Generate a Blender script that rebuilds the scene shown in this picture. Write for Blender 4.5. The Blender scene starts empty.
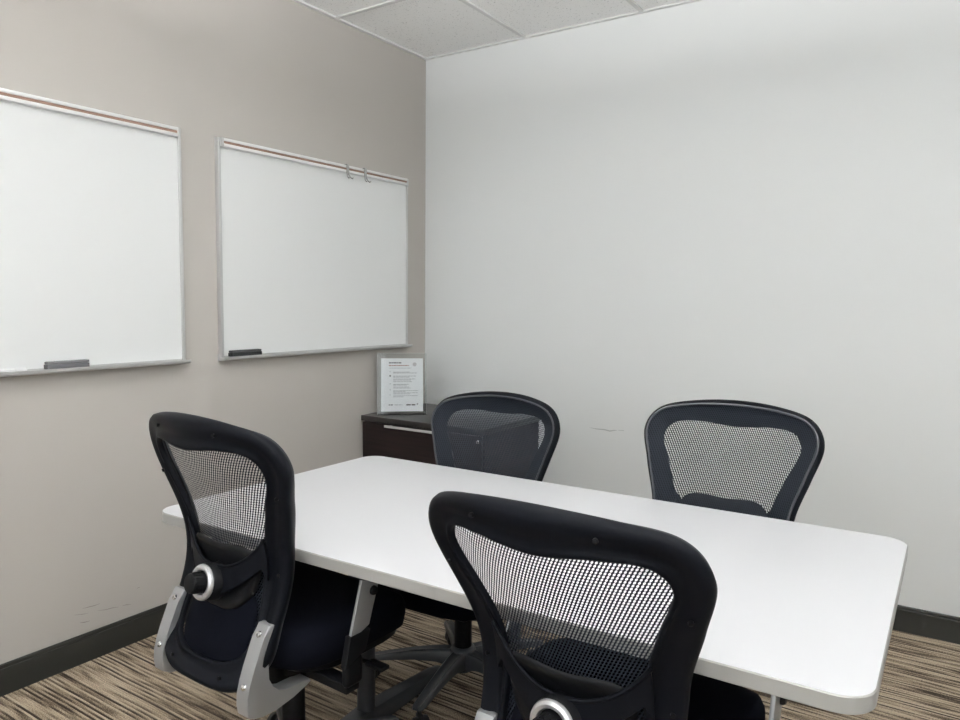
import bpy, bmesh, math, random
from mathutils import Vector, Matrix
random.seed(7)
scn = bpy.context.scene
COL = scn.collection
PI = math.pi
V = Vector

# ------------------------------------------------------------------ helpers
def new_obj(name, bm, mats, parent=None, smooth=True, angle=40):
    me = bpy.data.meshes.new(name)
    bmesh.ops.recalc_face_normals(bm, faces=bm.faces[:])
    bm.to_mesh(me); bm.free()
    if not isinstance(mats, (list, tuple)): mats = [mats]
    for m in mats: me.materials.append(m)
    if smooth:
        for p in me.polygons: p.use_smooth = True
        try: me.set_sharp_from_angle(angle=math.radians(angle))
        except Exception: pass
    o = bpy.data.objects.new(name, me); COL.objects.link(o)
    if parent: o.parent = parent
    return o

def thing(name, label, cat, loc=(0, 0, 0), rz=0, group=None):
    o = bpy.data.objects.new(name, None); COL.objects.link(o)
    o.empty_display_size = .05
    o.location = loc; o.rotation_euler = (0, 0, rz)
    tag(o, label, cat, group)
    return o

def tag(o, label, cat, group=None):
    o['label'] = label; o['category'] = cat
    if group: o['group'] = group
    return o

def struct(o):
    o['kind'] = 'structure'; return o

def box(bm, lo, hi, bev=0, seg=2, mat=0, M=None):
    lo, hi = V(lo), V(hi)
    r = bmesh.ops.create_cube(bm, size=1)
    vs = r['verts']
    for v in vs:
        v.co = V((lo[i] + (hi[i] - lo[i]) * (v.co[i] + .5) for i in range(3)))
    fs = list({f for v in vs for f in v.link_faces})
    for f in fs: f.material_index = mat
    if bev:
        es = list({e for v in vs for e in v.link_edges})
        rr = bmesh.ops.bevel(bm, geom=es, offset=bev, segments=seg, affect='EDGES', profile=.5)
        vs = list({v for f in rr['faces'] for v in f.verts} | {v for v in vs if v.is_valid})
        for f in rr['faces']: f.material_index = mat
    if M is not None:
        for v in vs: v.co = M @ v.co
    return vs

def loft(bm, rings, closed=True, caps=True, mat=0, loop=False):
    """rings: list of equal length lists of points; closed = every ring is a closed loop"""
    R_ = [[bm.verts.new(p) for p in r] for r in rings]
    n = len(R_[0])
    pairs = list(zip(R_[:-1], R_[1:])) + ([(R_[-1], R_[0])] if loop else [])
    for a, b in pairs:
        for i in range(n if closed else n - 1):
            j = (i + 1) % n
            f = bm.faces.new((a[i], a[j], b[j], b[i])); f.material_index = mat
    if caps and closed and not loop:
        for r in (R_[0], R_[-1]):
            f = bm.faces.new(r); f.material_index = mat
    return R_

def tube(bm, pts, r, n=10, mat=0, caps=True, sy=1.0):
    pts = [V(p) for p in pts]
    rad = r if isinstance(r, (list, tuple)) else [r] * len(pts)
    rings = []; up = None
    for i, p in enumerate(pts):
        t = (pts[min(i + 1, len(pts) - 1)] - pts[max(i - 1, 0)]).normalized()
        if up is None: up = V((0, 0, 1)) if abs(t.z) < .9 else V((1, 0, 0))
        a = t.cross(up).normalized(); b = a.cross(t).normalized(); up = b
        rings.append([p + a * math.cos(2 * PI * k / n) * rad[i] + b * math.sin(2 * PI * k / n) * rad[i] * sy for k in range(n)])
    loft(bm, rings, caps=caps, mat=mat)

def lathe(bm, prof, M=None, n=32, mat=0):
    """prof: (radius, height) pairs about the local z axis"""
    M = M or Matrix()
    rings = [[M @ V((max(r, 1e-4) * math.cos(2 * PI * k / n), max(r, 1e-4) * math.sin(2 * PI * k / n), h)) for k in range(n)] for r, h in prof]
    loft(bm, rings, mat=mat)

def slab(bm, poly, M, h, bev=0, seg=2, mat=0):
    """prism of the 2-D polygon poly, thickness h along local z of M"""
    a = [bm.verts.new(M @ V((x, y, 0))) for x, y in poly]
    b = [bm.verts.new(M @ V((x, y, h))) for x, y in poly]
    n = len(a); fs = [bm.faces.new(a), bm.faces.new(b)]
    for i in range(n): fs.append(bm.faces.new((a[i], a[(i + 1) % n], b[(i + 1) % n], b[i])))
    for f in fs: f.material_index = mat
    if bev:
        es = list(fs[0].edges) + list(fs[1].edges)
        r = bmesh.ops.bevel(bm, geom=es, offset=bev, segments=seg, affect='EDGES', profile=.5)
        for f in r['faces']: f.material_index = mat

def catmull(P, n=8):
    out = []
    for i in range(1, len(P) - 2):
        a, b, c, d = [V(q) for q in P[i - 1:i + 3]]
        for k in range(n):
            t = k / n
            out.append(.5 * (2 * b + (c - a) * t + (2 * a - 5 * b + 4 * c - d) * t * t + (3 * b - a - 3 * c + d) * t ** 3))
    out.append(V(P[-2])); return out

def open_spline(P, n=8):
    P = [V(q) for q in P]
    return catmull([2 * P[0] - P[1]] + P + [2 * P[-1] - P[-2]], n)

def sym_loop(ctrl, n=8):
    """right half given top to bottom as (u, v); returns the whole closed loop"""
    P = [V((-ctrl[1][0], ctrl[1][1]))] + [V(c) for c in ctrl] + [V((-ctrl[-2][0], ctrl[-2][1]))]
    h = catmull(P, n)
    return h + [V((-q.x, q.y)) for q in h[::-1][1:-1]]

def rounded_rect(x0, y0, x1, y1, r, n=10):
    out = []
    for cx, cy, a0 in ((x1 - r, y0 + r, -90), (x1 - r, y1 - r, 0), (x0 + r, y1 - r, 90), (x0 + r, y0 + r, 180)):
        for k in range(n + 1):
            a = math.radians(a0 + 90 * k / n); out.append((cx + r * math.cos(a), cy + r * math.sin(a)))
    return out

# ------------------------------------------------------------------ materials
def mat_(name, col=(.5, .5, .5), rough=.5, metal=0, spec=.5, coat=0):
    m = bpy.data.materials.new(name); m.use_nodes = True
    b = m.node_tree.nodes['Principled BSDF']
    b.inputs['Base Color'].default_value = (*col, 1); b.inputs['Roughness'].default_value = rough
    b.inputs['Metallic'].default_value = metal; b.inputs['Specular IOR Level'].default_value = spec
    b.inputs['Coat Weight'].default_value = coat
    return m

def nd(m, t, **kw):
    n = m.node_tree.nodes.new(t)
    for k, v in kw.items(): setattr(n, k, v)
    return n
def lk(m, a, b): m.node_tree.links.new(a, b)
def bsdf(m): return m.node_tree.nodes['Principled BSDF']
def ramp(m, stops, interp='LINEAR'):
    r = nd(m, 'ShaderNodeValToRGB'); e = r.color_ramp; e.interpolation = interp
    while len(e.elements) < len(stops): e.elements.new(.5)
    for el, (p, c) in zip(e.elements, stops):
        el.position = p; el.color = (*c, 1) if len(c) == 3 else c
    return r
def coords(m, kind='Object', scale=(1, 1, 1), rot=(0, 0, 0), loc=(0, 0, 0)):
    tc = nd(m, 'ShaderNodeTexCoord'); mp = nd(m, 'ShaderNodeMapping')
    mp.inputs['Scale'].default_value = scale; mp.inputs['Rotation'].default_value = rot; mp.inputs['Location'].default_value = loc
    lk(m, tc.outputs[kind], mp.inputs['Vector']); return mp.outputs['Vector']
def noise(m, vec, scale, detail=2, rough=.5):
    n = nd(m, 'ShaderNodeTexNoise'); n.inputs['Scale'].default_value = scale
    n.inputs['Detail'].default_value = detail; n.inputs['Roughness'].default_value = rough
    lk(m, vec, n.inputs['Vector']); return n.outputs['Fac']
def bump(m, h, strength, dist=.001):
    b = nd(m, 'ShaderNodeBump'); b.inputs['Strength'].default_value = strength; b.inputs['Distance'].default_value = dist
    lk(m, h, b.inputs['Height']); lk(m, b.outputs['Normal'], bsdf(m).inputs['Normal'])
def mix(m, fac, a, b, mode='MIX'):
    x = nd(m, 'ShaderNodeMix', data_type='RGBA', blend_type=mode)
    for s, v in ((0, fac), (6, a), (7, b)):
        if hasattr(v, 'links'): lk(m, v, x.inputs[s])
        else: x.inputs[s].default_value = v if s == 0 else (*v, 1)
    return x.outputs[2]
def mth(m, op, a, b=None, c=None):
    n = nd(m, 'ShaderNodeMath', operation=op)
    for i, v in enumerate((a, b, c)):
        if v is None: continue
        if hasattr(v, 'links'): lk(m, v, n.inputs[i])
        else: n.inputs[i].default_value = v
    return n.outputs[0]

def wall_mat(name, col):
    m = mat_(name, col, .75, spec=.25)
    v = coords(m)
    bump(m, noise(m, v, 260, 3), .12, .0006)
    return m

M_taupe = wall_mat('taupe wall paint', (.47, .444, .413))
M_grey = wall_mat('pale grey wall paint', (.775, .79, .785))
M_scuff = mat_('scuff mark', (.27, .25, .23), .8)
M_scuff_pale = mat_('pale scuff mark', (.50, .515, .51), .8)
M_base = mat_('dark vinyl baseboard', (.019, .019, .0165), .45, spec=.35)

# carpet: short dashes of light and dark yarn running along x
M_carpet = mat_('striped loop carpet', rough=.95, spec=.1)
def build_carpet(m):
    # tufted rows along x, each row changing yarn from place to place
    tc = nd(m, 'ShaderNodeTexCoord'); sp = nd(m, 'ShaderNodeSeparateXYZ'); lk(m, tc.outputs['Object'], sp.inputs[0])
    wob = noise(m, coords(m, scale=(3, 3, 3)), 1, 1)
    y = mth(m, 'ADD', mth(m, 'DIVIDE', sp.outputs[1], .0078), mth(m, 'MULTIPLY', wob, 1.2))
    row = mth(m, 'FLOOR', y)
    def rown(sx, sy, d):
        cb = nd(m, 'ShaderNodeCombineXYZ'); lk(m, mth(m, 'MULTIPLY', sp.outputs[0], sx), cb.inputs[0]); lk(m, mth(m, 'MULTIPLY', row, sy), cb.inputs[1])
        return noise(m, cb.outputs[0], 1, d, .55)
    n1 = rown(2.1, 5.37, 2); n4 = rown(5.5, 9.71, 1)
    v3 = coords(m, scale=(210, 330, 330)); n3 = noise(m, v3, 1, 2)
    a = mth(m, 'MULTIPLY_ADD', mth(m, 'FLOORED_MODULO', row, 2), -.036, mth(m, 'MULTIPLY_ADD', n4, .30, mth(m, 'MULTIPLY_ADD', n3, .16, mth(m, 'MULTIPLY', n1, .54))))
    r = ramp(m, [(.40, (.036, .026, .019)), (.435, (.11, .083, .058)), (.475, (.25, .197, .142)), (.55, (.40, .33, .25))])
    lk(m, a, r.inputs['Fac'])
    fy = mth(m, 'ABSOLUTE', mth(m, 'SUBTRACT', mth(m, 'SUBTRACT', y, row), .5))
    g = ramp(m, [(.3, (.66, .66, .66)), (.7, (1.2, 1.2, 1.2))]); lk(m, n3, g.inputs['Fac'])
    lk(m, mix(m, 1.0, r.outputs['Color'], g.outputs['Color'], 'MULTIPLY'), bsdf(m).inputs['Base Color'])
    bump(m, mth(m, 'SUBTRACT', n3, mth(m, 'MULTIPLY', fy, 1.2)), .5, .003)
build_carpet(M_carpet)

M_tile = mat_('mineral fibre ceiling tile', rough=.95, spec=.1)
def build_tile(m):
    v = coords(m); n1 = noise(m, v, 130, 2, .6)
    r = ramp(m, [(.315, (.62, .62, .61)), (.37, (.955, .955, .945))]); lk(m, n1, r.inputs['Fac'])
    lk(m, r.outputs['Color'], bsdf(m).inputs['Base Color'])
    bump(m, mth(m, 'ADD', n1, noise(m, v, 420, 2)), .10, .0008)
build_tile(M_tile)
M_grid = mat_('white painted steel', (.74, .74, .735), .5)
M_ceil_edge = mat_('dark shadow gap backing', (.05, .05, .05), .8)

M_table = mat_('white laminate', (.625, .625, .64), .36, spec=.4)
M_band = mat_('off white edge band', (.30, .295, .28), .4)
M_board = mat_('gloss white marker board', (.83, .84, .835), .34, spec=.35)
M_alu = mat_('satin aluminium', (.60, .60, .595), .42, metal=.5)
M_rib = mat_('bright aluminium rib', (.86, .86, .855), .35, metal=.25)
M_cork = mat_('brown cork strip', (.26, .165, .125), .9)
bump(M_cork, noise(M_cork, coords(M_cork), 900, 2), .5, .001)
M_felt = mat_('grey felt', (.085, .085, .09), .95)
M_felt_dark = mat_('black felt', (.016, .017, .018), .95)
M_eraser_top = mat_('charcoal eraser plastic', (.035, .036, .038), .5)
M_steel = mat_('bright steel', (.62, .62, .62), .25, metal=1)
M_hook = mat_('brushed grey metal', (.45, .45, .44), .4, metal=.6)
M_marker = mat_('white marker barrel', (.85, .85, .85), .35)
M_ink = mat_('black cap plastic', (.01, .01, .012), .4)

M_wood = mat_('espresso woodgrain', rough=.5, spec=.16)
def build_wood(m):
    v = coords(m, scale=(2.2, 2.2, 40)); n = noise(m, v, 1.6, 4, .6)
    r = ramp(m, [(.35, (.0085, .0055, .0054)), (.7, (.019, .0115, .0108))]); lk(m, n, r.inputs['Fac'])
    lk(m, r.outputs['Color'], bsdf(m).inputs['Base Color'])
build_wood(M_wood)
M_top = mat_('dark worktop laminate', (.013, .0115, .011), .3, spec=.45)
M_gap = mat_('black recess', (.004, .004, .004), .8)

M_plastic = mat_('blue black moulded plastic', (.0035, .0041, .0060), .52, spec=.07)
bump(M_plastic, noise(M_plastic, coords(M_plastic), 1400, 1), .12, .0004)
M_rim = mat_('charcoal rim plastic', (.022, .024, .029), .36, spec=.5)
M_black = mat_('black plastic', (.003, .0033, .0042), .5, spec=.15)
M_fabric = mat_('navy black upholstery', (.0028, .0033, .0060), .95, spec=.05)
bump(M_fabric, noise(M_fabric, coords(M_fabric), 700, 2), .5, .001)
M_silver = mat_('silver painted casting', (.36, .365, .37), .40, metal=.55)
bump(M_silver, noise(M_silver, coords(M_silver), 500, 2), .10, .0006)
M_ring = mat_('silver ring', (.62, .62, .63), .30, metal=.7)
M_bolt = mat_('polished bolt', (.75, .75, .75), .18, metal=1)
M_leg = mat_('dark grey powder coat', (.022, .025, .030), .42)
M_baseleg = mat_('charcoal nylon', (.040, .044, .050), .36, spec=.55)
M_caster = mat_('black caster', (.006, .006, .007), .45)

# woven back mesh: staggered slanted holes, real see-through
M_mesh = mat_('woven back mesh', (.014, .0178, .025), .8, spec=.2)
def build_mesh(m):
    tc = nd(m, 'ShaderNodeTexCoord'); sp = nd(m, 'ShaderNodeSeparateXYZ'); lk(m, tc.outputs['UV'], sp.inputs[0])
    PX, PY = .0068, .0064
    y = mth(m, 'DIVIDE', sp.outputs[1], PY)
    row = mth(m, 'FLOOR', y)
    fy = mth(m, 'SUBTRACT', mth(m, 'SUBTRACT', y, row), .5)
    par = mth(m, 'MULTIPLY', mth(m, 'FLOORED_MODULO', row, 2), .5)
    x = mth(m, 'ADD', mth(m, 'ADD', mth(m, 'DIVIDE', sp.outputs[0], PX), par), mth(m, 'MULTIPLY', fy, -.42))
    fx = mth(m, 'SUBTRACT', mth(m, 'SUBTRACT', x, mth(m, 'FLOOR', x)), .5)
    d = mth(m, 'ADD', mth(m, 'POWER', mth(m, 'ABSOLUTE', mth(m, 'DIVIDE', fx, .31)), 2), mth(m, 'POWER', mth(m, 'ABSOLUTE', mth(m, 'DIVIDE', fy, .45)), 2))
    solid = mth(m, 'GREATER_THAN', d, 1)
    lk(m, solid, bsdf(m).inputs['Alpha'])
build_mesh(M_mesh)

M_acrylic = bpy.data.materials.new('clear acrylic'); M_acrylic.use_nodes = True
def build_acrylic(m):
    nt = m.node_tree; nt.nodes.clear()
    o = nd(m, 'ShaderNodeOutputMaterial'); t = nd(m, 'ShaderNodeBsdfTransparent'); g = nd(m, 'ShaderNodeBsdfGlossy'); x = nd(m, 'ShaderNodeMixShader'); f = nd(m, 'ShaderNodeFresnel')
    t.inputs[0].default_value = (.965, .975, .975, 1); g.inputs['Roughness'].default_value = .04; f.inputs[0].default_value = 1.3
    lk(m, f.outputs[0], x.inputs[0]); lk(m, t.outputs[0], x.inputs[1]); lk(m, g.outputs[0], x.inputs[2]); lk(m, x.outputs[0], o.inputs[0])
build_acrylic(M_acrylic)
M_edge_glint = mat_('painted edge glint', (.62, .64, .63), .35)  # pale colour stands in for light caught along the edges
bsdf(M_edge_glint).inputs['Transmission Weight'].default_value = .35
M_paper = mat_('white paper', (.88, .885, .90), .7)
M_text = mat_('grey print', (.42, .42, .44), .8)
M_text_dark = mat_('black print', (.012, .012, .014), .8)
M_text_mid = mat_('mid grey print', (.20, .20, .21), .8)
M_text_red = mat_('dull red print', (.42, .22, .17), .8)
M_text_pale = mat_('pale print', (.60, .58, .59), .8)

def emit(name, col, s):
    m = bpy.data.materials.new(name); m.use_nodes = True; nt = m.node_tree; nt.nodes.clear()
    e = nt.nodes.new('ShaderNodeEmission'); e.inputs[0].default_value = (*col, 1); e.inputs[1].default_value = s
    o = nt.nodes.new('ShaderNodeOutputMaterial'); nt.links.new(e.outputs[0], o.inputs[0]); return m
M_added_lamp = emit('added lamp diffuser', (1, .997, .99), 2.4)
M_added_lamp_up = emit('added uplight diffuser', (.985, .995, 1), 80.0)  # strong uplight of the added pendants, meant to brighten the ceiling
M_added_pane = emit('added glowing pane', (.955, .98, 1), 2.65)  # unseen front light, added as glowing panes

# ------------------------------------------------------------------ room
RX, RY, H = 4.42, -4.9, 2.667
T = .1
def wall(name, lo, hi, m):
    bm = bmesh.new(); box(bm, lo, hi); return struct(new_obj(name, bm, m, smooth=False))
wall('floor', (-T, RY - T, -T), (RX + T, T, 0), M_carpet)
wl = wall('wall_left', (-T, RY, 0), (0, 0, H), M_taupe)
wb = wall('wall_back', (-T, 0, 0), (RX + T, T, H), M_grey)
wall('wall_right', (RX, RY, 0), (RX + T, 0, H), M_grey)
# front wall behind the camera, with glowing panes added to brighten the room walls
WX0, WX1, WZ0, WZ1 = .45, 4.05, .85, 2.45
bm = bmesh.new()
for lo, hi in (((-T, RY - T, 0), (RX + T, RY, WZ0)), ((-T, RY - T, WZ1), (RX + T, RY, H)), ((-T, RY - T, WZ0), (WX0, RY, WZ1)), ((WX1, RY - T, WZ0), (RX + T, RY, WZ1))): box(bm, lo, hi)
struct(new_obj('wall_front', bm, M_grey, smooth=False))
bm = bmesh.new(); box(bm, (WX0, RY - .07, WZ0), (WX1, RY - .06, WZ1)); struct(new_obj('added_glow_pane', bm, M_added_pane, smooth=False))
bm = bmesh.new()
for i in range(4):
    x = WX0 + (WX1 - WX0) * i / 3; x0 = min(max(x - .025, WX0), WX1 - .05); box(bm, (x0, RY - .06, WZ0), (x0 + .05, RY + .012, WZ1), .002, 1)
for z in (WZ0, WZ1 - .05): box(bm, (WX0, RY - .06, z), (WX1, RY + .014, z + .05), .002, 1)
g = struct(new_obj('trim_3', bm, M_alu, smooth=False)); g['label'] = 'aluminium frame for the added glowing panes behind the camera'
wall('ceiling', (-T, RY - T, H + .006), (RX + T, T, H + .006 + T), M_tile)

gx = [.649 + .629 * i for i in range(6)]
gy = [-.718 - 1.258 * i for i in range(4)]
bm = bmesh.new()
for x in gx: box(bm, (x - .012, RY + .02, H - .002), (x + .012, -.02, H + .006), .0015, 1)
for y in gy: box(bm, (.02, y - .012, H - .0014), (RX - .02, y + .012, H + .006), .0015, 1)
g = struct(new_obj('trim_1', bm, M_grid, smooth=False)); g['label'] = 'white ceiling grid bars'
bm = bmesh.new()
box(bm, (0, RY, H - .003), (.022, 0, H + .006), .001, 1); box(bm, (.022, -.022, H - .003), (RX, 0, H + .006), .001, 1)
box(bm, (RX - .022, RY, H - .003), (RX, -.022, H + .006), .001, 1); box(bm, (.022, RY, H - .003), (RX - .022, RY + .022, H + .006), .001, 1)
g = struct(new_obj('trim_2', bm, M_grid, smooth=False)); g['label'] = 'white ceiling edge angle along the walls'

# rubber cove base: flat face with a thin rounded lip on top and a small toe
def baseboard(name, p0, p1, nrm):
    p0, p1, nrm = V(p0), V(p1), V(nrm)
    prof = [(0, 0), (.0115, 0), (.0105, .004), (.010, .0885), (.0092, .0900), (.0060, .0905), (.0055, .101), (.003, .105), (0, .105)]
    bm = bmesh.new()
    loft(bm, [[p + nrm * d + V((0, 0, z)) for d, z in prof] for p in (p0, p1)])
    return struct(new_obj(name, bm, M_base, angle=25))
baseboard('baseboard_left', (0, RY, 0), (0, 0, 0), (1, 0, 0))
baseboard('baseboard_back', (0, 0, 0), (RX, 0, 0), (0, -1, 0))
baseboard('baseboard_right', (RX, 0, 0), (RX, RY, 0), (-1, 0, 0))
baseboard('baseboard_front', (RX, RY, 0), (0, RY, 0), (0, 1, 0))

# scuffs rubbed into the paint: thin smears on the wall surface
def smear(bm, pts, w, M):
    n = len(pts); a = []; b = []
    for i, (x, y) in enumerate(pts):
        t = V(pts[min(i + 1, n - 1)]) - V(pts[max(i - 1, 0)]); t.normalize(); q = V((-t.y, t.x))
        ww = w * math.sin(PI * (i + .35) / (n - 1 + .7))
        a.append(bm.verts.new(M @ V((x + q.x * ww, y + q.y * ww, .0004)))); b.append(bm.verts.new(M @ V((x - q.x * ww, y - q.y * ww, .0004))))
    for i in range(n - 1): bm.faces.new((a[i], a[i + 1], b[i + 1], b[i]))
ML = Matrix(((0, 0, 1, 0), (1, 0, 0, 0), (0, 1, 0, 0), (0, 0, 0, 1)))      # (y, z) on the left wall
bm = bmesh.new()
smear(bm, [(-2.020, .150), (-2.005, .146), (-1.985, .144)], .0016, ML)
smear(bm, [(-2.01, .199), (-1.985, .197), (-1.965, .195), (-1.945, .196)], .0014, ML)
smear(bm, [(-1.955, .172), (-1.925, .165), (-1.90, .163), (-1.875, .158)], .0013, ML)
smear(bm, [(-2.04, .186), (-2.01, .178), (-1.99, .175)], .001, ML)
smear(bm, [(-1.86, .158), (-1.845, .156), (-1.825, .151)], .0012, ML)
smear(bm, [(-1.80, .205), (-1.795, .207), (-1.788, .206)], .0012, ML)
o = new_obj('scuff_marks', bm, M_scuff, wl, smooth=False); o['kind'] = 'structure'; o['label'] = 'grey scuff marks low on the taupe wall'
MB = Matrix(((1, 0, 0, 0), (0, 0, -1, 0), (0, 1, 0, 0), (0, 0, 0, 1)))     # (x, z) on the back wall
bm = bmesh.new()
smear(bm, [(1.05, .690), (1.09, .687), (1.13, .688), (1.16, .684), (1.185, .690), (1.20, .692)], .0030, MB)
smear(bm, [(1.205, .693), (1.235, .694)], .002, MB)
o = new_obj('scuff_marks', bm, M_scuff_pale, wb, smooth=False); o['kind'] = 'structure'; o['label'] = 'faint smudge on the pale wall'

# unseen pendant lights added to brighten ceiling and room, lit above and below
def added_pendant(x, y, label):
    t = thing('added_pendant', label, 'added ceiling light', (x, y, 2.27), 0, 'added pendant lights')
    hx, hy = .11, .64
    bm = bmesh.new()
    for lo, hi in (((-hx, -hy, 0), (-hx + .008, hy, .06)), ((hx - .008, -hy, 0), (hx, hy, .06)), ((-hx + .008, -hy, 0), (hx - .008, -hy + .008, .06)), ((-hx + .008, hy - .008, 0), (hx - .008, hy, .06))):
        box(bm, lo, hi, .001, 1)
    new_obj('housing', bm, M_grid, t, smooth=False)
    bm = bmesh.new(); box(bm, (-hx + .009, -hy + .009, .006), (hx - .009, hy - .009, .012)); new_obj('lower_diffuser', bm, M_added_lamp, t, smooth=False)
    bm = bmesh.new(); box(bm, (-hx + .009, -hy + .009, .054), (hx - .009, hy - .009, .0605)); new_obj('upper_diffuser', bm, M_added_lamp_up, t, smooth=False)
    for yy in (-.5, .5):
        bm = bmesh.new(); tube(bm, [(0, yy, .05), (0, yy, H - 2.27 - .001)], .0018, 8); new_obj('hanging_wire', bm, M_steel, t)
added_pendant(1.45, -2.25, 'added white pendant light, out of view above the white table')
added_pendant(3.45, -2.05, 'added white pendant light, out of view beside the table near the right wall')
added_pendant(1.55, -3.85, 'added white pendant light behind the camera on the left')
added_pendant(3.35, -3.85, 'added white pendant light behind the camera on the right')

# ------------------------------------------------------------------ whiteboards
def whiteboard(y0, y1, label):
    zb, zt = 1.072, 1.982; w = y1 - y0
    t = thing('whiteboard', label, 'whiteboard', (0, y0, zb))
    h = zt - zb
    bm = bmesh.new(); box(bm, (.002, .008, .01), (.016, w - .008, h - .01)); new_obj('writing_surface', bm, M_board, t, smooth=False)
    for yy in (0, w - .014):
        bm = bmesh.new()
        box(bm, (0, yy, 0), (.022, yy + .014, h), .002, 2)
        new_obj('side_rail', bm, M_alu, t)
    # map rail: two ribs with a cork strip between, and end stops
    bm = bmesh.new()
    box(bm, (0, .014, h - .036), (.024, w - .014, h - .002), .001, 1)
    box(bm, (.022, .018, h - .0135), (.034, w - .018, h - .001), .002, 2)
    box(bm, (.022, .018, h - .036), (.034, w - .018, h - .0235), .002, 2)
    r = new_obj('map_rail', bm, M_rib, t)
    bm = bmesh.new(); box(bm, (.023, .022, h - .0240), (.030, w - .022, h - .0125)); new_obj('cork_strip', bm, M_cork, r, smooth=False)
    for yy in (.012, w - .022):
        bm = bmesh.new(); box(bm, (.012, yy, h - .038), (.036, yy + .010, h - .001), .003, 2); new_obj('end_cap', bm, M_alu, r)
    # marker tray: shallow J profile with a turned up lip
    prof = [(0, .018), (.014, .018), (.018, .004), (.055, .002), (.064, .008), (.068, .007), (.066, -.002), (.056, -.007), (.010, -.010), (0, -.010)]
    bm = bmesh.new(); loft(bm, [[V((x * .78, y, z)) for x, z in prof] for y in (-.003, w + .002)])
    tr = new_obj('marker_tray', bm, M_alu, t, angle=30)
    return t
whiteboard(-2.815, -1.578, 'large white marker board farther from the corner, cut off at the photo\'s left edge')
whiteboard(-1.410, -.182, 'large white marker board nearer the room corner, two hooks on its top rail')

def eraser(y0, y1, x, z, label, mf, mt, rz=0):
    t = thing('whiteboard_eraser', label, 'eraser', (x, (y0 + y1) / 2, z), rz)
    L = (y1 - y0) / 2
    bm = bmesh.new(); box(bm, (-.0135, -L, 0), (.0135, L, .016), .002, 2); new_obj('felt_pad', bm, mf, t)
    bm = bmesh.new(); box(bm, (-.013, -L + .001, .016), (.013, L - .001, .026), .004, 2)
    for k in range(5):
        box(bm, (-.0134, -L + .02 + k * .03, .018), (.0134, -L + .022 + k * .03, .0255), .0004, 1)
    new_obj('grip', bm, mt, t)
ZT = 1.072
eraser(-2.120, -1.977, .0305, ZT + .0062, 'grey felt eraser on the tray of the left board', M_felt, mat_('grey eraser plastic', (.12, .12, .125), .5))
eraser(-1.374, -1.216, .0305, ZT + .0062, 'black felt eraser on the tray of the board near the corner', M_felt_dark, M_eraser_top)

def marker(y0, L, x, z, label, rz):
    t = thing('marker_pen', label, 'marker', (x, y0, z), rz)
    R = Matrix.Rotation(-PI / 2, 4, 'X')
    bm = bmesh.new(); lathe(bm, [(0, 0), (.006, .001), (.0075, .006), (.0075, L * .68), (.0065, L * .70)], R, 16); new_obj('barrel', bm, M_marker, t)
    bm = bmesh.new(); lathe(bm, [(.0062, L * .69), (.0078, L * .70), (.0074, L * .97), (.005, L), (0, L)], R, 16); new_obj('cap', bm, M_marker, t)
marker(-2.30, .12, .030, ZT + .0108, 'white marker pen lying on the tray of the left board', 0)

def map_hook(y, label):
    t = tag_hook = None
    bm = bmesh.new()
    z1 = 1.982
    # strap over the rail and two prongs below
    box(bm, (.0345, -.008, -.040), (.0400, .008, .003), .0012, 2)
    box(bm, (.018, -.008, .0005), (.0400, .008, .0035), .0012, 2)
    for y0, y1 in ((-.005, -.011), (.005, .014)):
        tube(bm, [(.0375, y0, -.036), (.0385, y0, -.046), (.044, (y0 + y1) / 2, -.058), (.054, y1, -.066), (.060, y1, -.062)], .0034, 8)
    o = new_obj('map_hook', bm, M_hook); o.location = (0, y, z1)
    tag(o, label, 'hook', 'hooks on the map rail')
map_hook(-.668, 'small metal hook on the top rail of the board, left of the pair')
map_hook(-.541, 'small metal hook on the top rail of the board, right of the pair')

# ------------------------------------------------------------------ cabinet with its sign
CW, CD, CH = .765, .549, .725
cab = thing('filing_cabinet', 'dark espresso wood cabinet with silver bar handle standing in the room corner', 'cabinet', (.008, -CD, 0))
bm = bmesh.new(); box(bm, (.004, .022, .0), (CW - .012, CD - .004, CH - .028), .001, 1); new_obj('body', bm, M_wood, cab, smooth=False)
bm = bmesh.new(); box(bm, (0, 0, CH - .028), (CW - .006, CD - .002, CH), .0015, 2); new_obj('top', bm, M_top, cab)
for z0, z1 in ((.372, CH - .034), (.055, .366)):
    bm = bmesh.new(); box(bm, (.007, .004, z0), (CW - .015, .022, z1), .001, 1); d = new_obj('drawer', bm, M_wood, cab, smooth=False)
    zc = z1 - .012 - .002
    if z0 > .3: zc = .687
    else: zc = z1 - .03
    hx0, hx1 = .178, .572
    bm = bmesh.new()
    box(bm, (hx0, -.026, zc - .006), (hx1, -.017, zc + .006), .002, 2)
    for xx in (hx0 + .02, hx1 - .03): box(bm, (xx, -.018, zc - .004), (xx + .01, .006, zc + .004), .001, 1)
    new_obj('handle', bm, M_alu, d)
    if z0 > .3:
        bm = bmesh.new(); lathe(bm, [(0, 0), (.010, 0), (.010, .003), (.007, .006), (0, .006)], Matrix.Translation((CW - .035, .004, .665)) @ Matrix.Rotation(PI / 2, 4, 'X'), 20)
        new_obj('lock', bm, M_steel, d)
bm = bmesh.new(); box(bm, (.02, .03, 0), (CW - .03, .05, .055)); new_obj('kick_plate', bm, M_gap, cab, smooth=False)

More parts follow.
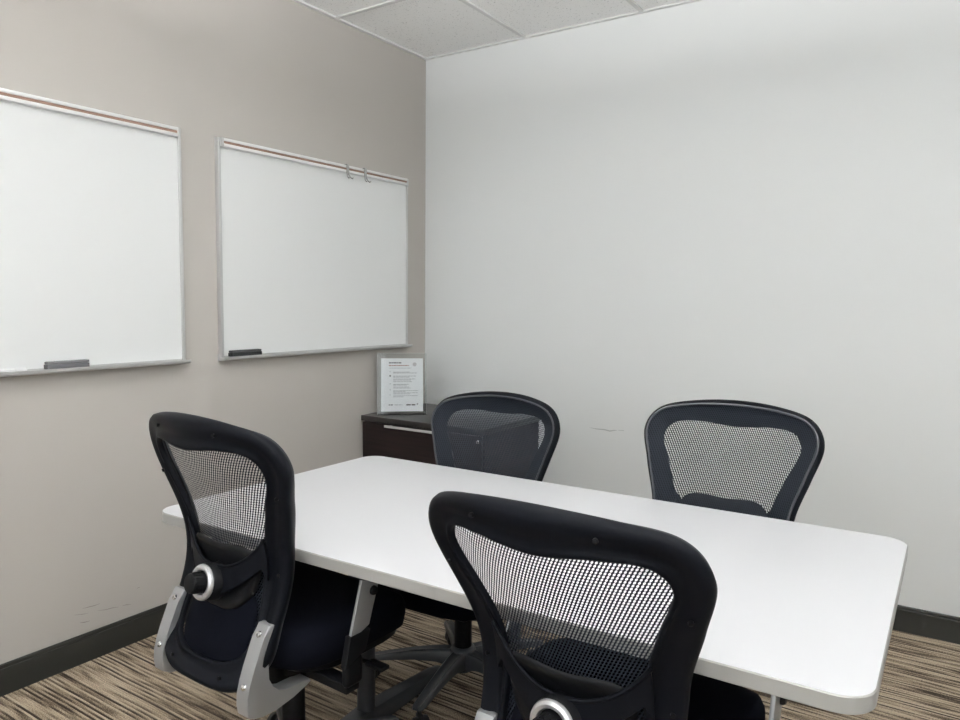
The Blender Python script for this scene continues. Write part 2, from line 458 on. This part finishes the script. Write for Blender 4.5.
# acrylic holder: a leaning double sheet with a folded foot behind
SA = math.radians(41); SW, SH = .255, .318
sign = thing('sign_holder', 'clear acrylic sign holder with a printed notice standing on the dark cabinet', 'sign', (.077, -.500, CH + .0004), SA)
lean = Matrix.Translation((0, .0, .003)) @ Matrix.Rotation(math.radians(-6), 4, 'X')
bm = bmesh.new()
box(bm, (0, -.0042, 0), (SW, -.0022, SH), .0004, 1, M=lean)
box(bm, (0, .0018, 0), (SW, .0038, SH), .0004, 1, M=lean)
box(bm, (0, -.0042, 0), (SW, .085, .0025), .0004, 1)
new_obj('holder', bm, M_acrylic, sign, smooth=False)
bm = bmesh.new()                                                    # pale strips put the light caught by the sheet edges into colour
for lo, hi in (((-.0012, -.0044, 0), (0, .004, SH)), ((SW, -.0044, 0), (SW + .0012, .004, SH)), ((0, -.0044, SH), (SW, .004, SH + .0012))): box(bm, lo, hi, M=lean)
new_obj('edge_glint', bm, M_edge_glint, sign, smooth=False)
px0, px1, pz0, pz1 = .019, SW - .018, .014, SH - .026
bm = bmesh.new(); box(bm, (px0, -.0012, pz0), (px1, -.0002, pz1), M=lean); paper = new_obj('notice', bm, M_paper, sign, smooth=False)
PW, PH = px1 - px0, pz1 - pz0
def ink(rows, m, name, label=None):
    bm = bmesh.new()
    for x, y, w, h in rows:      # fractions of the sheet from its top left
        # each line of print is broken into word lengths
        xx = x
        while xx < x + w - .004:
            ww = min(random.uniform(.03, .085), x + w - xx)
            box(bm, (px0 + xx * PW, -.00155, pz1 - (y + h) * PH), (px0 + (xx + ww) * PW, -.00115, pz1 - y * PH), M=lean)
            xx += ww + .012
    o = new_obj(name, bm, m, paper, smooth=False)
    if label: o['label'] = label
ink([(.19, .072, .29, .026)], M_text_mid, 'heading')
ink([(.19, .128, .47, .018)], M_text_red, 'heading_line', 'dull red second line of the heading')
ink([(.20, .180, .52, .010)] + [(.29, y, w, .011) for y, w in ((.255, .40), (.272, .57), (.330, .55), (.350, .40), (.385, .53), (.405, .42), (.435, .44), (.485, .38), (.50, .32), (.535, .37), (.555, .42), (.605, .60), (.622, .30), (.645, .58), (.665, .40), (.70, .58), (.72, .25))], M_text, 'body_text')
for y, r in ((.25, .012), (.33, .019), (.48, .013), (.59, .013), (.69, .012)):
    bm = bmesh.new(); lathe(bm, [(0, 0), (r * PW, 0), (r * PW, .0004), (0, .0004)], lean @ Matrix.Translation((px0 + .215 * PW, -.00115, pz1 - y * PH)) @ Matrix.Rotation(PI / 2, 4, 'X'), 12)
    new_obj('icon', bm, M_text_dark if r > .015 else M_text, paper, smooth=False)
bm = bmesh.new()
lathe(bm, [(.040 * PW, 0), (.048 * PW, 0), (.048 * PW, .0004), (.040 * PW, .0004)], lean @ Matrix.Translation((px0 + .80 * PW, -.00115, pz1 - .115 * PH)) @ Matrix.Rotation(PI / 2, 4, 'X'), 20)
box(bm, (px0 + .785 * PW, -.00155, pz1 - .13 * PH), (px0 + .815 * PW, -.00115, pz1 - .10 * PH), M=lean)
new_obj('emblem', bm, M_text_pale, paper, smooth=False)
ink([(.18, .866, .10, .020)], M_text_mid, 'small_logo')
ink([(.32, .870, .19, .012)], M_text, 'small_logo')
bm = bmesh.new()
for a, b in ((.60, .705), (.725, .815)): box(bm, (px0 + a * PW, -.00155, pz1 - .888 * PH), (px0 + b * PW, -.00115, pz1 - .866 * PH), M=lean)
lathe(bm, [(0, 0), (.016 * PW, 0), (.016 * PW, .0004), (0, .0004)], lean @ Matrix.Translation((px0 + .865 * PW, -.00115, pz1 - .862 * PH)) @ Matrix.Rotation(PI / 2, 4, 'X'), 14)
new_obj('bold_logo', bm, M_text_dark, paper, smooth=False)

# ------------------------------------------------------------------ table
TZ, TH = .735, .030
tx0, tx1, ty0, ty1 = .735, 2.510, -2.208, -1.2958
TA = .0107
tcx, tcy = (tx0 + tx1) / 2, (ty0 + ty1) / 2
wx, wy = tcx * math.cos(TA) - tcy * math.sin(TA), tcx * math.sin(TA) + tcy * math.cos(TA)
tab = thing('meeting_table', 'white rectangular meeting table with rounded corners and dark legs', 'table', (wx, wy, 0), TA)
hw, hd = (tx1 - tx0) / 2, (ty1 - ty0) / 2
bm = bmesh.new()
out = rounded_rect(-hw, -hd, hw, hd, .058, 14); inn = rounded_rect(-hw + .002, -hd + .002, hw - .002, hd - .002, .056, 14)
rings = [[V((x, y, TZ - TH)) for x, y in inn], [V((x, y, TZ - TH + .002)) for x, y in out], [V((x, y, TZ - .003)) for x, y in out], [V((x, y, TZ - .0005)) for x, y in inn]]
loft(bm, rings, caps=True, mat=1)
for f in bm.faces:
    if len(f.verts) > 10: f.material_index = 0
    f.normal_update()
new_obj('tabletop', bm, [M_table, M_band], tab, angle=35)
for sx in (-1, 1):
    x = sx * .513
    bm = bmesh.new()
    # oval post
    n = 24
    prof = [(.026 * math.cos(2 * PI * k / n), .030 * math.sin(2 * PI * k / n)) for k in range(n)]
    loft(bm, [[V((x + a * s, b * s, z)) for a, b in prof] for z, s in ((.055, 1.18), (.075, 1.02), (.10, 1.0), (.66, 1.0), (.675, 1.1))])
    # top arm tapering to both edges
    for sy in (-1, 1):
        loft(bm, [[V((x + a, sy * d, z)) for a, z in ((-w_, TZ - TH - .001), (w_, TZ - TH - .001), (w_ * .8, zb), (-w_ * .8, zb))] for d, w_, zb in ((0, .03, .655), (.18, .028, .668), (.34, .022, .690))])
    lg = new_obj('leg', bm, M_leg, tab)
    bm = bmesh.new()
    for sy in (-1, 1):
        rings = []
        for d, w_, zt in ((0, .036, .072), (.06, .034, .068), (.20, .030, .056), (.34, .026, .044), (.385, .022, .036), (.392, .012, .030)):
            rings.append([V((x + a * w_, sy * d, .012 + (zt - .012) * b)) for a, b in ((-1, 0), (1, 0), (1, .55), (.72, .92), (0, 1), (-.72, .92), (-1, .55))])
        loft(bm, rings)
    new_obj('foot', bm, M_leg, lg)
    for sy in (-1, 1):
        bm = bmesh.new(); lathe(bm, [(0, 0), (.016, 0), (.016, .010), (.008, .014), (0, .014)], Matrix.Translation((x, sy * .35, 0)), 16)
        new_obj('glide', bm, M_black, lg)
# stretcher between the two legs
bm = bmesh.new(); box(bm, (-.48, -.02, .645), (.48, .02, .690), .004, 2); new_obj('stretcher', bm, M_leg, tab)

# ------------------------------------------------------------------ task chair (back plane at y = 0, sitter faces +y)
KU = 1.237
G = [(.45, -.054), (.57, -.008), (.68, .007), (.82, -.037), (1.0, -.086)]
def gfun(z):
    s = 0
    for i, (zi, gi) in enumerate(G):
        t = gi
        for j, (zj, _) in enumerate(G):
            if j != i: t *= (z - zj) / (zi - zj)
        s += t
    return s
CY = -.215                     # the column stands .215 in front of the back; it is the chair's origin
def bs(u, v, off=0.0):
    """point of the backrest surface; off > 0 towards the sitter"""
    gd = (gfun(v + .002) - gfun(v - .002)) / .004
    n = V((-2 * KU * u, 1, -gd)).normalized()
    return V((u, KU * u * u + gfun(v) + CY, v)) + n * off

OUT = [(0, 1.019), (.128, 1.010), (.219, .985), (.255, .924), (.232, .830), (.203, .734), (.193, .650), (.187, .558), (.186, .462), (.128, .402), (0, .399)]
INN = [(0, .944), (.105, .952), (.176, .943), (.200, .897), (.168, .815), (.140, .735), (.130, .655), (.133, .570), (.130, .490), (.086, .456), (0, .450)]
def make_chair():
    root = thing('task_chair', '', 'chair')
    upper = []
    def U(o): upper.append(o); return o
    NS = 12
    A, B = sym_loop(OUT, NS), sym_loop(INN, NS)
    prof = [(0, .004), (-.005, -.004), (.00, -.013), (.06, -.020), (.16, -.0235), (.30, -.0225), (.46, -.0170), (.58, -.0110), (.72, -.0085), (.84, -.0100), (.92, -.0125), (.98, -.0105), (1.0, -.006), (.99, .001), (.90, .003), (.55, .0035), (.2, .004), (.10, .0055), (.04, .0075)]
    bm = bmesh.new()
    rings = [[bs(*(a + (b - a) * t), off) for t, off in prof] for a, b in zip(A, B)]
    loft(bm, rings, loop=True)
    frame = U(new_obj('back_frame', bm, M_plastic, root, angle=60))
    # small screws sunk in the rear of the frame
    for u, v in ((-.105, .985), (.105, .985), (-.215, .86), (.215, .86), (-.172, .66), (.172, .66), (-.09, .425), (.09, .425)):
        p = bs(u, v, -.0235); q = bs(u, v, -.0255); d = (q - p).normalized()
        Mx = Matrix.Translation(p) @ d.to_track_quat('Z', 'Y').to_matrix().to_4x4()
        bm = bmesh.new(); lathe(bm, [(0, -.004), (.0045, -.004), (.0045, .0010), (.003, .0016), (0, .0012)], Mx, 12); new_obj('screw', bm, M_black, frame)
    # thin piping round the front of the frame
    bm = bmesh.new()
    P = [bs(*(a + (b - a) * .055), .0085) for a, b in zip(A, B)]
    rings = []
    for i, p in enumerate(P):
        t = (P[(i + 1) % len(P)] - P[i - 1]).normalized(); n = V((0, 1, 0)); a = t.cross(n).normalized(); b = a.cross(t)
        rings.append([p + a * .0035 * math.cos(2 * PI * k / 8) + b * .0035 * math.sin(2 * PI * k / 8) for k in range(8)])
    loft(bm, rings, loop=True)
    new_obj('rim', bm, M_rim, frame)
    # the woven mesh over the whole front
    bm = bmesh.new(); uvl = bm.loops.layers.uv.new('UVMap')
    E0 = [a + (b - a) * .085 for a, b in zip(A, B)]
    NR = 16; rows = []; uvs = {}
    for k in range(NR):
        s = 1 - k / NR
        row = []
        for e in E0:
            c = V((0, min(max(e.y, .50), .90)))
            q = c + (e - c) * s
            vv = bm.verts.new(bs(q.x, q.y, .0075)); uvs[vv] = (q.x, q.y); row.append(vv)
        rows.append(row)
    n = len(E0)
    for a, b in zip(rows[:-1], rows[1:]):
        for i in range(n): bm.faces.new((a[i], a[(i + 1) % n], b[(i + 1) % n], b[i]))
    last = rows[-1]
    for i in range(n // 2):                                         # close the centre line strip
        j = (n - i) % n; i2 = i + 1; j2 = n - i2
        vs = [last[i], last[i2], last[j2 % n], last[j]]
        vs2 = []
        for q in vs:
            if q not in vs2: vs2.append(q)
        if len(vs2) > 2: bm.faces.new(vs2)
    for f in bm.faces:
        for l in f.loops: l[uvl].uv = uvs[l.vert]
    U(new_obj('back_mesh', bm, M_mesh, root))
    # lumbar bar across the back, its top edge a hanging curve
    bm = bmesh.new(); rings = []; lip = []
    for i in range(41):
        s = -1 + i / 20; a_ = abs(s)
        u = s * .146
        vt = .658 + .088 * a_ ** 2.3
        vb = .572 + .108 * a_ ** 1.35 if a_ < .9 else .572 + .108 * .9 ** 1.35 + (a_ - .9) * -.25
        off = -.013 - .014 * (1 - a_ ** 2)
        rings.append([bs(u, vt, off), bs(u, vt - .004, off - .006), bs(u, (vt + vb) / 2, off - .007), bs(u, vb + .004, off - .006), bs(u, vb, off), bs(u, vb + .003, off + .003), bs(u, (vt + vb) / 2, off + .003), bs(u, vt - .003, off + .003)])
        lip.append(bs(u, vt, off - .003))
    loft(bm, rings); tube(bm, lip, .0042, 8)
    bar = U(new_obj('lumbar_bar', bm, M_plastic, root, angle=50))
    # lumbar pad between bar and mesh
    pad = sym_loop([(0, .738), (.05, .742), (.095, .740), (.121, .718), (.120, .672), (.105, .625), (.07, .590), (.035, .578), (0, .578)], 6)
    bm = bmesh.new()
    c = V((0, .66))
    rr = [(.0, -.004), (.5, -.004), (.93, -.004), (1.0, -.008), (.97, -.013), (.85, -.0155), (.70, -.0125), (.35, -.0115), (.0, -.0115)]
    loft(bm, [[bs(*(c + (q - c) * max(s, .01)), off) for q in pad] for s, off in rr])
    U(new_obj('lumbar_pad', bm, M_black, root, angle=60))
    low = sym_loop([(0, .610), (.06, .608), (.10, .600), (.120, .570), (.124, .510), (.116, .470), (.08, .450), (0, .444)], 6); c = V((0, .52))
    bm = bmesh.new()
    loft(bm, [[bs(*(c + (q - c) * max(s, .01)), off) for q in low] for s, off in ((0, .0055), (.5, .0055), (.97, .0055), (1, .003), (.97, .001), (.5, .001), (0, .001))])
    U(new_obj('lower_back_panel', bm, M_fabric, root, angle=60))
    def axis_at(u, v, off):
        p = bs(u, v, off); d = (bs(u, v, off - .01) - p).normalized()
        d = V((0, d.y, d.z)).normalized()
        return Matrix.Translation(p) @ d.to_track_quat('Z', 'Y').to_matrix().to_4x4()
    bm = bmesh.new(); Mx = axis_at(0, .614, -.042)
    lathe(bm, [(0, -.022), (.044, -.022), (.044, .006), (.040, .012), (0, .012)], Mx, 36)
    lathe(bm, [(0, .010), (.0235, .010), (.0235, .044), (.021, .049), (.016, .050), (0, .0505)], Mx, 28)
    for k in range(20):
        a = 2 * PI * k / 20
        box(bm, (.0225, -.0013, .026), (.0245, .0013, .046), M=Mx @ Matrix.Rotation(a, 4, 'Z'))
    kn = U(new_obj('lumbar_knob', bm, M_black, root))
    bm = bmesh.new()
    lathe(bm, [(.026, .010), (.040, .010), (.042, .014), (.0405, .019), (.035, .0225), (.029, .021), (.026, .015), (.026, .010)], Mx, 40)
    o = new_obj('knob_ring', bm, M_ring, kn); o['label'] = 'silver ring round the knob'
    bm = bmesh.new(); lathe(bm, [(0, 0), (.017, 0), (.017, .009), (.014, .012), (0, .012)], axis_at(0, .672, -.013), 24); U(new_obj('pad_button', bm, M_black, root))
    # silver J brackets from the frame down and forward under the seat
    for s in (-1, 1):
        u0, u1 = (.150, .190)
        def yb(v): return KU * .17 ** 2 + gfun(v) + CY
        rear = [(yb(v) - .036 + (.006 if v > .55 else 0), v) for v in (.556, .53, .50, .47, .44, .41, .385)]
        y0 = yb(.385) - .036
        low = [(y0 + .004, .366), (y0 + .022, .355), (y0 + .045, .351), (y0 + .080, .353), (y0 + .130, .363), (y0 + .170, .374), (y0 + .182, .381)]
        top = [(y0 + .178, .388), (y0 + .150, .390), (y0 + .110, .390), (y0 + .085, .394), (y0 + .068, .409), (y0 + .056, .432), (yb(.47) - .002, .468), (yb(.50) - .006, .50), (yb(.53) - .006, .53), (yb(.556) - .006, .556)]
        poly = rear + low + top
        Mx = Matrix(((0, 0, s, s * u0), (1, 0, 0, 0), (0, 1, 0, 0), (0, 0, 0, 1)))
        bm = bmesh.new(); slab(bm, poly, Mx, u1 - u0, .0035, 2)
        br = U(new_obj('bracket', bm, M_silver, root, angle=40)); br['label'] = 'silver cast bracket joining back to seat'
        for v in (.535, .428):
            p = V((s * .170, yb(v) - .0335, v)); p2 = V((s * .170, yb(v - .02) - .0335, v - .02))
            t = (p2 - p).normalized(); d = V((0, t.z, -t.y)); d = d if d.y < 0 else -d
            Mb = Matrix.Translation(p) @ d.to_track_quat('Z', 'Y').to_matrix().to_4x4()
            bm = bmesh.new(); lathe(bm, [(0, -.004), (.0082, -.004), (.0082, .002), (.0062, .0056), (.0028, .0062), (.0026, .003), (0, .003)], Mb, 16)
            new_obj('bolt', bm, M_bolt, br)
    # seat cushion: rounded plan, waterfall front
    def plan(y0, y1, w, k=44, e=3.6):
        out = []
        for i in range(k):
            a = 2 * PI * i / k; c, s_ = math.cos(a), math.sin(a)
            out.append((w * math.copysign(abs(c) ** (2 / e), c), (y0 + y1) / 2 + (y1 - y0) / 2 * math.copysign(abs(s_) ** (2 / e), s_)))
        return out
    bm = bmesh.new(); rings = []
    ya, yb_ = -.190, .255
    for s, z in ((.02, .420), (.90, .418), (.975, .430), (1.0, .455), (.995, .482), (.965, .500), (.87, .510), (.6, .514), (.3, .513), (.02, .512)):
        ring = []
        for x, y in plan(ya, yb_, .248):
            yc = (ya + yb_) / 2; X, Y = x * s, yc + (y - yc) * s
            f = max(0, (Y - .10) / .155); dz = -.030 * f * f + .018 * (abs(X) / .248) ** 2 * (1 if z > .45 else .3)
            ring.append(V((X, Y, z + dz)))
        rings.append(ring)
    loft(bm, rings)
    U(new_obj('seat', bm, M_fabric, root, angle=70))
    bm = bmesh.new()
    loft(bm, [[V((x * s, .05 + (y - .05) * s, z)) for x, y in plan(-.14, .235, .225)] for s, z in ((.80, .392), (.92, .395), (1.0, .408), (1.0, .424))])
    U(new_obj('seat_pan', bm, M_black, root))
    # tilt mechanism under the seat with its levers
    bm = bmesh.new(); box(bm, (-.085, -.13, .335), (.085, .12, .395), .015, 3); box(bm, (-.15, -.10, .360), (.15, -.03, .393), .008, 2)
    tube(bm, [(.08, .05, .365), (.17, .06, .368), (.23, .065, .372)], .006, 10); box(bm, (.215, .05, .365), (.275, .082, .376), .004, 2)
    tube(bm, [(-.08, .0, .365), (-.17, .0, .366), (-.215, .0, .368)], .006, 10); lathe(bm, [(0, -.02), (.012, -.02), (.012, .02), (0, .02)], Matrix.Translation((-.225, 0, .368)) @ Matrix.Rotation(PI / 2, 4, 'Y'), 14)
    U(new_obj('mechanism', bm, M_black, root))
    # gas column: wide outer tube and thin piston reaching up into the mechanism
    bm = bmesh.new(); lathe(bm, [(0, .06), (.028, .06), (.030, .14), (.0295, .30), (.026, .302), (0, .302)], None, 28)
    lathe(bm, [(0, .29), (.015, .29), (.015, .345), (0, .345)], None, 20)
    new_obj('gas_column', bm, M_black, root)
    # five star base
    bm = bmesh.new(); lathe(bm, [(0, .062), (.036, .062), (.046, .085), (.045, .130), (.038, .142), (.031, .145), (0, .145)], None, 36)
    base = new_obj('base', bm, M_baseleg, root)
    for k in range(5):
        bm = bmesh.new(); Mx = Matrix.Rotation(2 * PI * k / 5, 4, 'Z')
        rings = []
        for d, w_, zt, zb in ((.030, .026, .136, .075), (.09, .0235, .134, .090), (.16, .021, .125, .091), (.24, .0195, .110, .084), (.295, .020, .098, .078), (.318, .018, .093, .078), (.328, .010, .090, .080)):
            zm = zt - .006
            rings.append([Mx @ V((d, a * w_, z)) for a, z in ((-1, zb), (1, zb), (1, zm - .004), (.86, zm + .001), (.66, zm + .0045), (.52, zm + .002), (0, zm + .001), (-.52, zm + .002), (-.66, zm + .0045), (-.86, zm + .001), (-1, zm - .004))])
        loft(bm, rings)
        new_obj('base_leg', bm, M_baseleg, base, angle=50)
        bm = bmesh.new(); cx = .305
        Mc = Matrix.Rotation(2 * PI * k / 5, 4, 'Z') @ Matrix.Translation((cx, 0, 0)) @ Matrix.Rotation(.9 + k * 1.3, 4, 'Z')
        for sy in (-1, 1):
            lathe(bm, [(0, .006), (.020, .006), (.0275, .009), (.0285, .014), (.0275, .021), (.020, .024), (0, .0245)] if sy > 0 else [(0, -.006), (.020, -.006), (.0275, -.009), (.0285, -.014), (.0275, -.021), (.020, -.024), (0, -.0245)], Mc @ Matrix.Translation((.016, 0, .0287)) @ Matrix.Rotation(PI / 2, 4, 'X'), 24)
        lathe(bm, [(0, .03), (.007, .03), (.007, .082), (0, .082)], Mc, 12)
        box(bm, (-.012, -.009, .030), (.018, .009, .060), .005, 2, M=Mc)
        new_obj('caster', bm, M_caster, base)
    # height adjustable arms
    for s in (-1, 1):
        bm = bmesh.new()
        # black pad
        pl = [(x * .042, .045 + y * .105) for x, y in [(math.copysign(abs(math.cos(a)) ** .6, math.cos(a)), math.copysign(abs(math.sin(a)) ** .6, math.sin(a))) for a in [2 * PI * i / 32 for i in range(32)]]]
        loft(bm, [[V((s * .292 + x * k, .045 + (y - .045) * k, z)) for x, y in pl] for k, z in ((.90, .672), (1, .677), (1, .690), (.93, .697), (.5, .699))])
        arm = new_obj('armrest', bm, M_black, root)
        def lean_slab(zs, yc, w, x0, x1, m, name, bev=.003):
            bmx = bmesh.new()
            (z0, y0), (z1, y1) = zs
            poly = [(y0 - w / 2, z0 - .012), (y0 + w / 2, z0 + .012), (y1 + w / 2, z1), (y1 - w / 2, z1)]
            Mx = Matrix(((0, 0, s, s * x0), (1, 0, 0, 0), (0, 1, 0, 0), (0, 0, 0, 1)))
            slab(bmx, poly, Mx, x1 - x0, bev, 2)
            return new_obj(name, bmx, m, arm, angle=40)
        up = lean_slab(((.540, -.046), (.674, -.004)), 0, .064, .290, .299, M_silver, 'arm_post', .0025); up['label'] = 'silver arm post'
        lean_slab(((.485, -.062), (.543, -.046)), 0, .066, .284, .303, M_black, 'arm_sleeve')
        bm2 = bmesh.new(); lathe(bm2, [(0, -.002), (.0115, -.002), (.0115, .004), (.009, .008), (0, .009)], Matrix.Translation((s * .299, -.002, .632)) @ Matrix.Rotation(s * PI / 2, 4, 'Y'), 20)
        new_obj('arm_button', bm2, M_black, arm)
        bm3 = bmesh.new(); box(bm3, (s * .292 - .012, -.092, .420), (s * .292 + .010, -.034, .492), .012, 3)
        box(bm3, (min(s * .08, s * .295), -.086, .405), (max(s * .08, s * .295), -.044, .428), .003, 2); new_obj('arm_support', bm3, M_black, arm)
    return root, base

UPPER = {'back_frame', 'back_mesh', 'lumbar_bar', 'lumbar_pad', 'lumbar_knob', 'pad_button', 'lower_back_panel', 'bracket', 'seat', 'seat_pan', 'mechanism'}
LEVEL = {'seat', 'seat_pan', 'mechanism'}
def kind_of(o): return o.name.split('.')[0]
def copy_tree(o, parent=None):
    c = o.copy(); COL.objects.link(c)
    if parent: c.parent = parent
    for ch in list(o.children): copy_tree(ch, c)
    return c
def place(root, x, y, yaw, dz, tilt, pad_dz, base_deg, label):
    root.location = (x - CY * -math.sin(yaw), y - CY * math.cos(yaw), 0)
    root.rotation_euler = (0, 0, yaw)
    root['label'] = label; root['group'] = 'mesh back task chairs round the white table'
    piv = V((0, 0, .40)); R = Matrix.Rotation(tilt, 3, 'X')
    for ch in root.children:
        k = kind_of(ch)
        if k in UPPER:
            ch.location = V((0, 0, dz))
            if k not in LEVEL:
                ch.location += piv - R @ piv; ch.rotation_euler = (tilt, 0, 0)
            if k in ('lumbar_pad', 'pad_button'): ch.location.z += pad_dz
        if k == 'gas_column' and dz > 0: ch.scale.z = 1 + dz / .30; ch.location.z = -.06 * dz / .30
        if k == 'base': ch.rotation_euler.z = math.radians(base_deg) - yaw
chair0, _ = make_chair()
chairs = [chair0] + [copy_tree(chair0) for _ in range(3)]
place(chairs[0], 1.159, -2.284, -.050, .030, -.022, -.025, 73, 'black mesh back task chair at the near left of the table, beside the taupe wall')
place(chairs[1], 2.077, -2.247, -.020, .022, .102, -.035, 55, 'black mesh back task chair nearest the camera, its back turned at the near side')
place(chairs[2], 1.218, -1.149, 3.194, -.053, -.078, 0, 279, 'black mesh back task chair across the table in front of the dark cabinet')
place(chairs[3], 2.041, -1.208, 3.131, .025, .072, 0, 240, 'black mesh back task chair across the table, rightmost, against the pale wall')

# the left arm of the nearest chair is set closer in
for ch in chairs[1].children:
    if kind_of(ch) == 'armrest' and sum(v.co.x for v in ch.data.vertices) < 0: ch.location.x = .05

# ------------------------------------------------------------------ camera, world, view
F_PX, YAW, PITCH, ROLL = 736.676, -.5864, .0802, .0089
cam_d = bpy.data.cameras.new('camera'); cam = bpy.data.objects.new('camera', cam_d); COL.objects.link(cam)
cam_d.sensor_width = 36; cam_d.lens = 36 * F_PX / 960; cam_d.clip_start = .02
f = V((math.sin(YAW) * math.cos(PITCH), math.cos(YAW) * math.cos(PITCH), -math.sin(PITCH)))
r = V((math.cos(YAW), -math.sin(YAW), 0)); u = r.cross(f)
r2 = r * math.cos(ROLL) + u * math.sin(ROLL); u2 = u * math.cos(ROLL) - r * math.sin(ROLL)
mw = Matrix((r2, u2, -f)).transposed().to_4x4(); mw.translation = V((2.6227, -3.3713, 1.3226))
cam.matrix_world = mw
scn.camera = cam
w = bpy.data.worlds.new('world'); scn.world = w; w.use_nodes = True
w.node_tree.nodes['Background'].inputs[0].default_value = (.8, .85, 1, 1); w.node_tree.nodes['Background'].inputs[1].default_value = .0
vs = scn.view_settings
vs.view_transform = 'Standard'; vs.look = 'None'; vs.gamma = 1; vs.use_curve_mapping = False; vs.exposure = .07
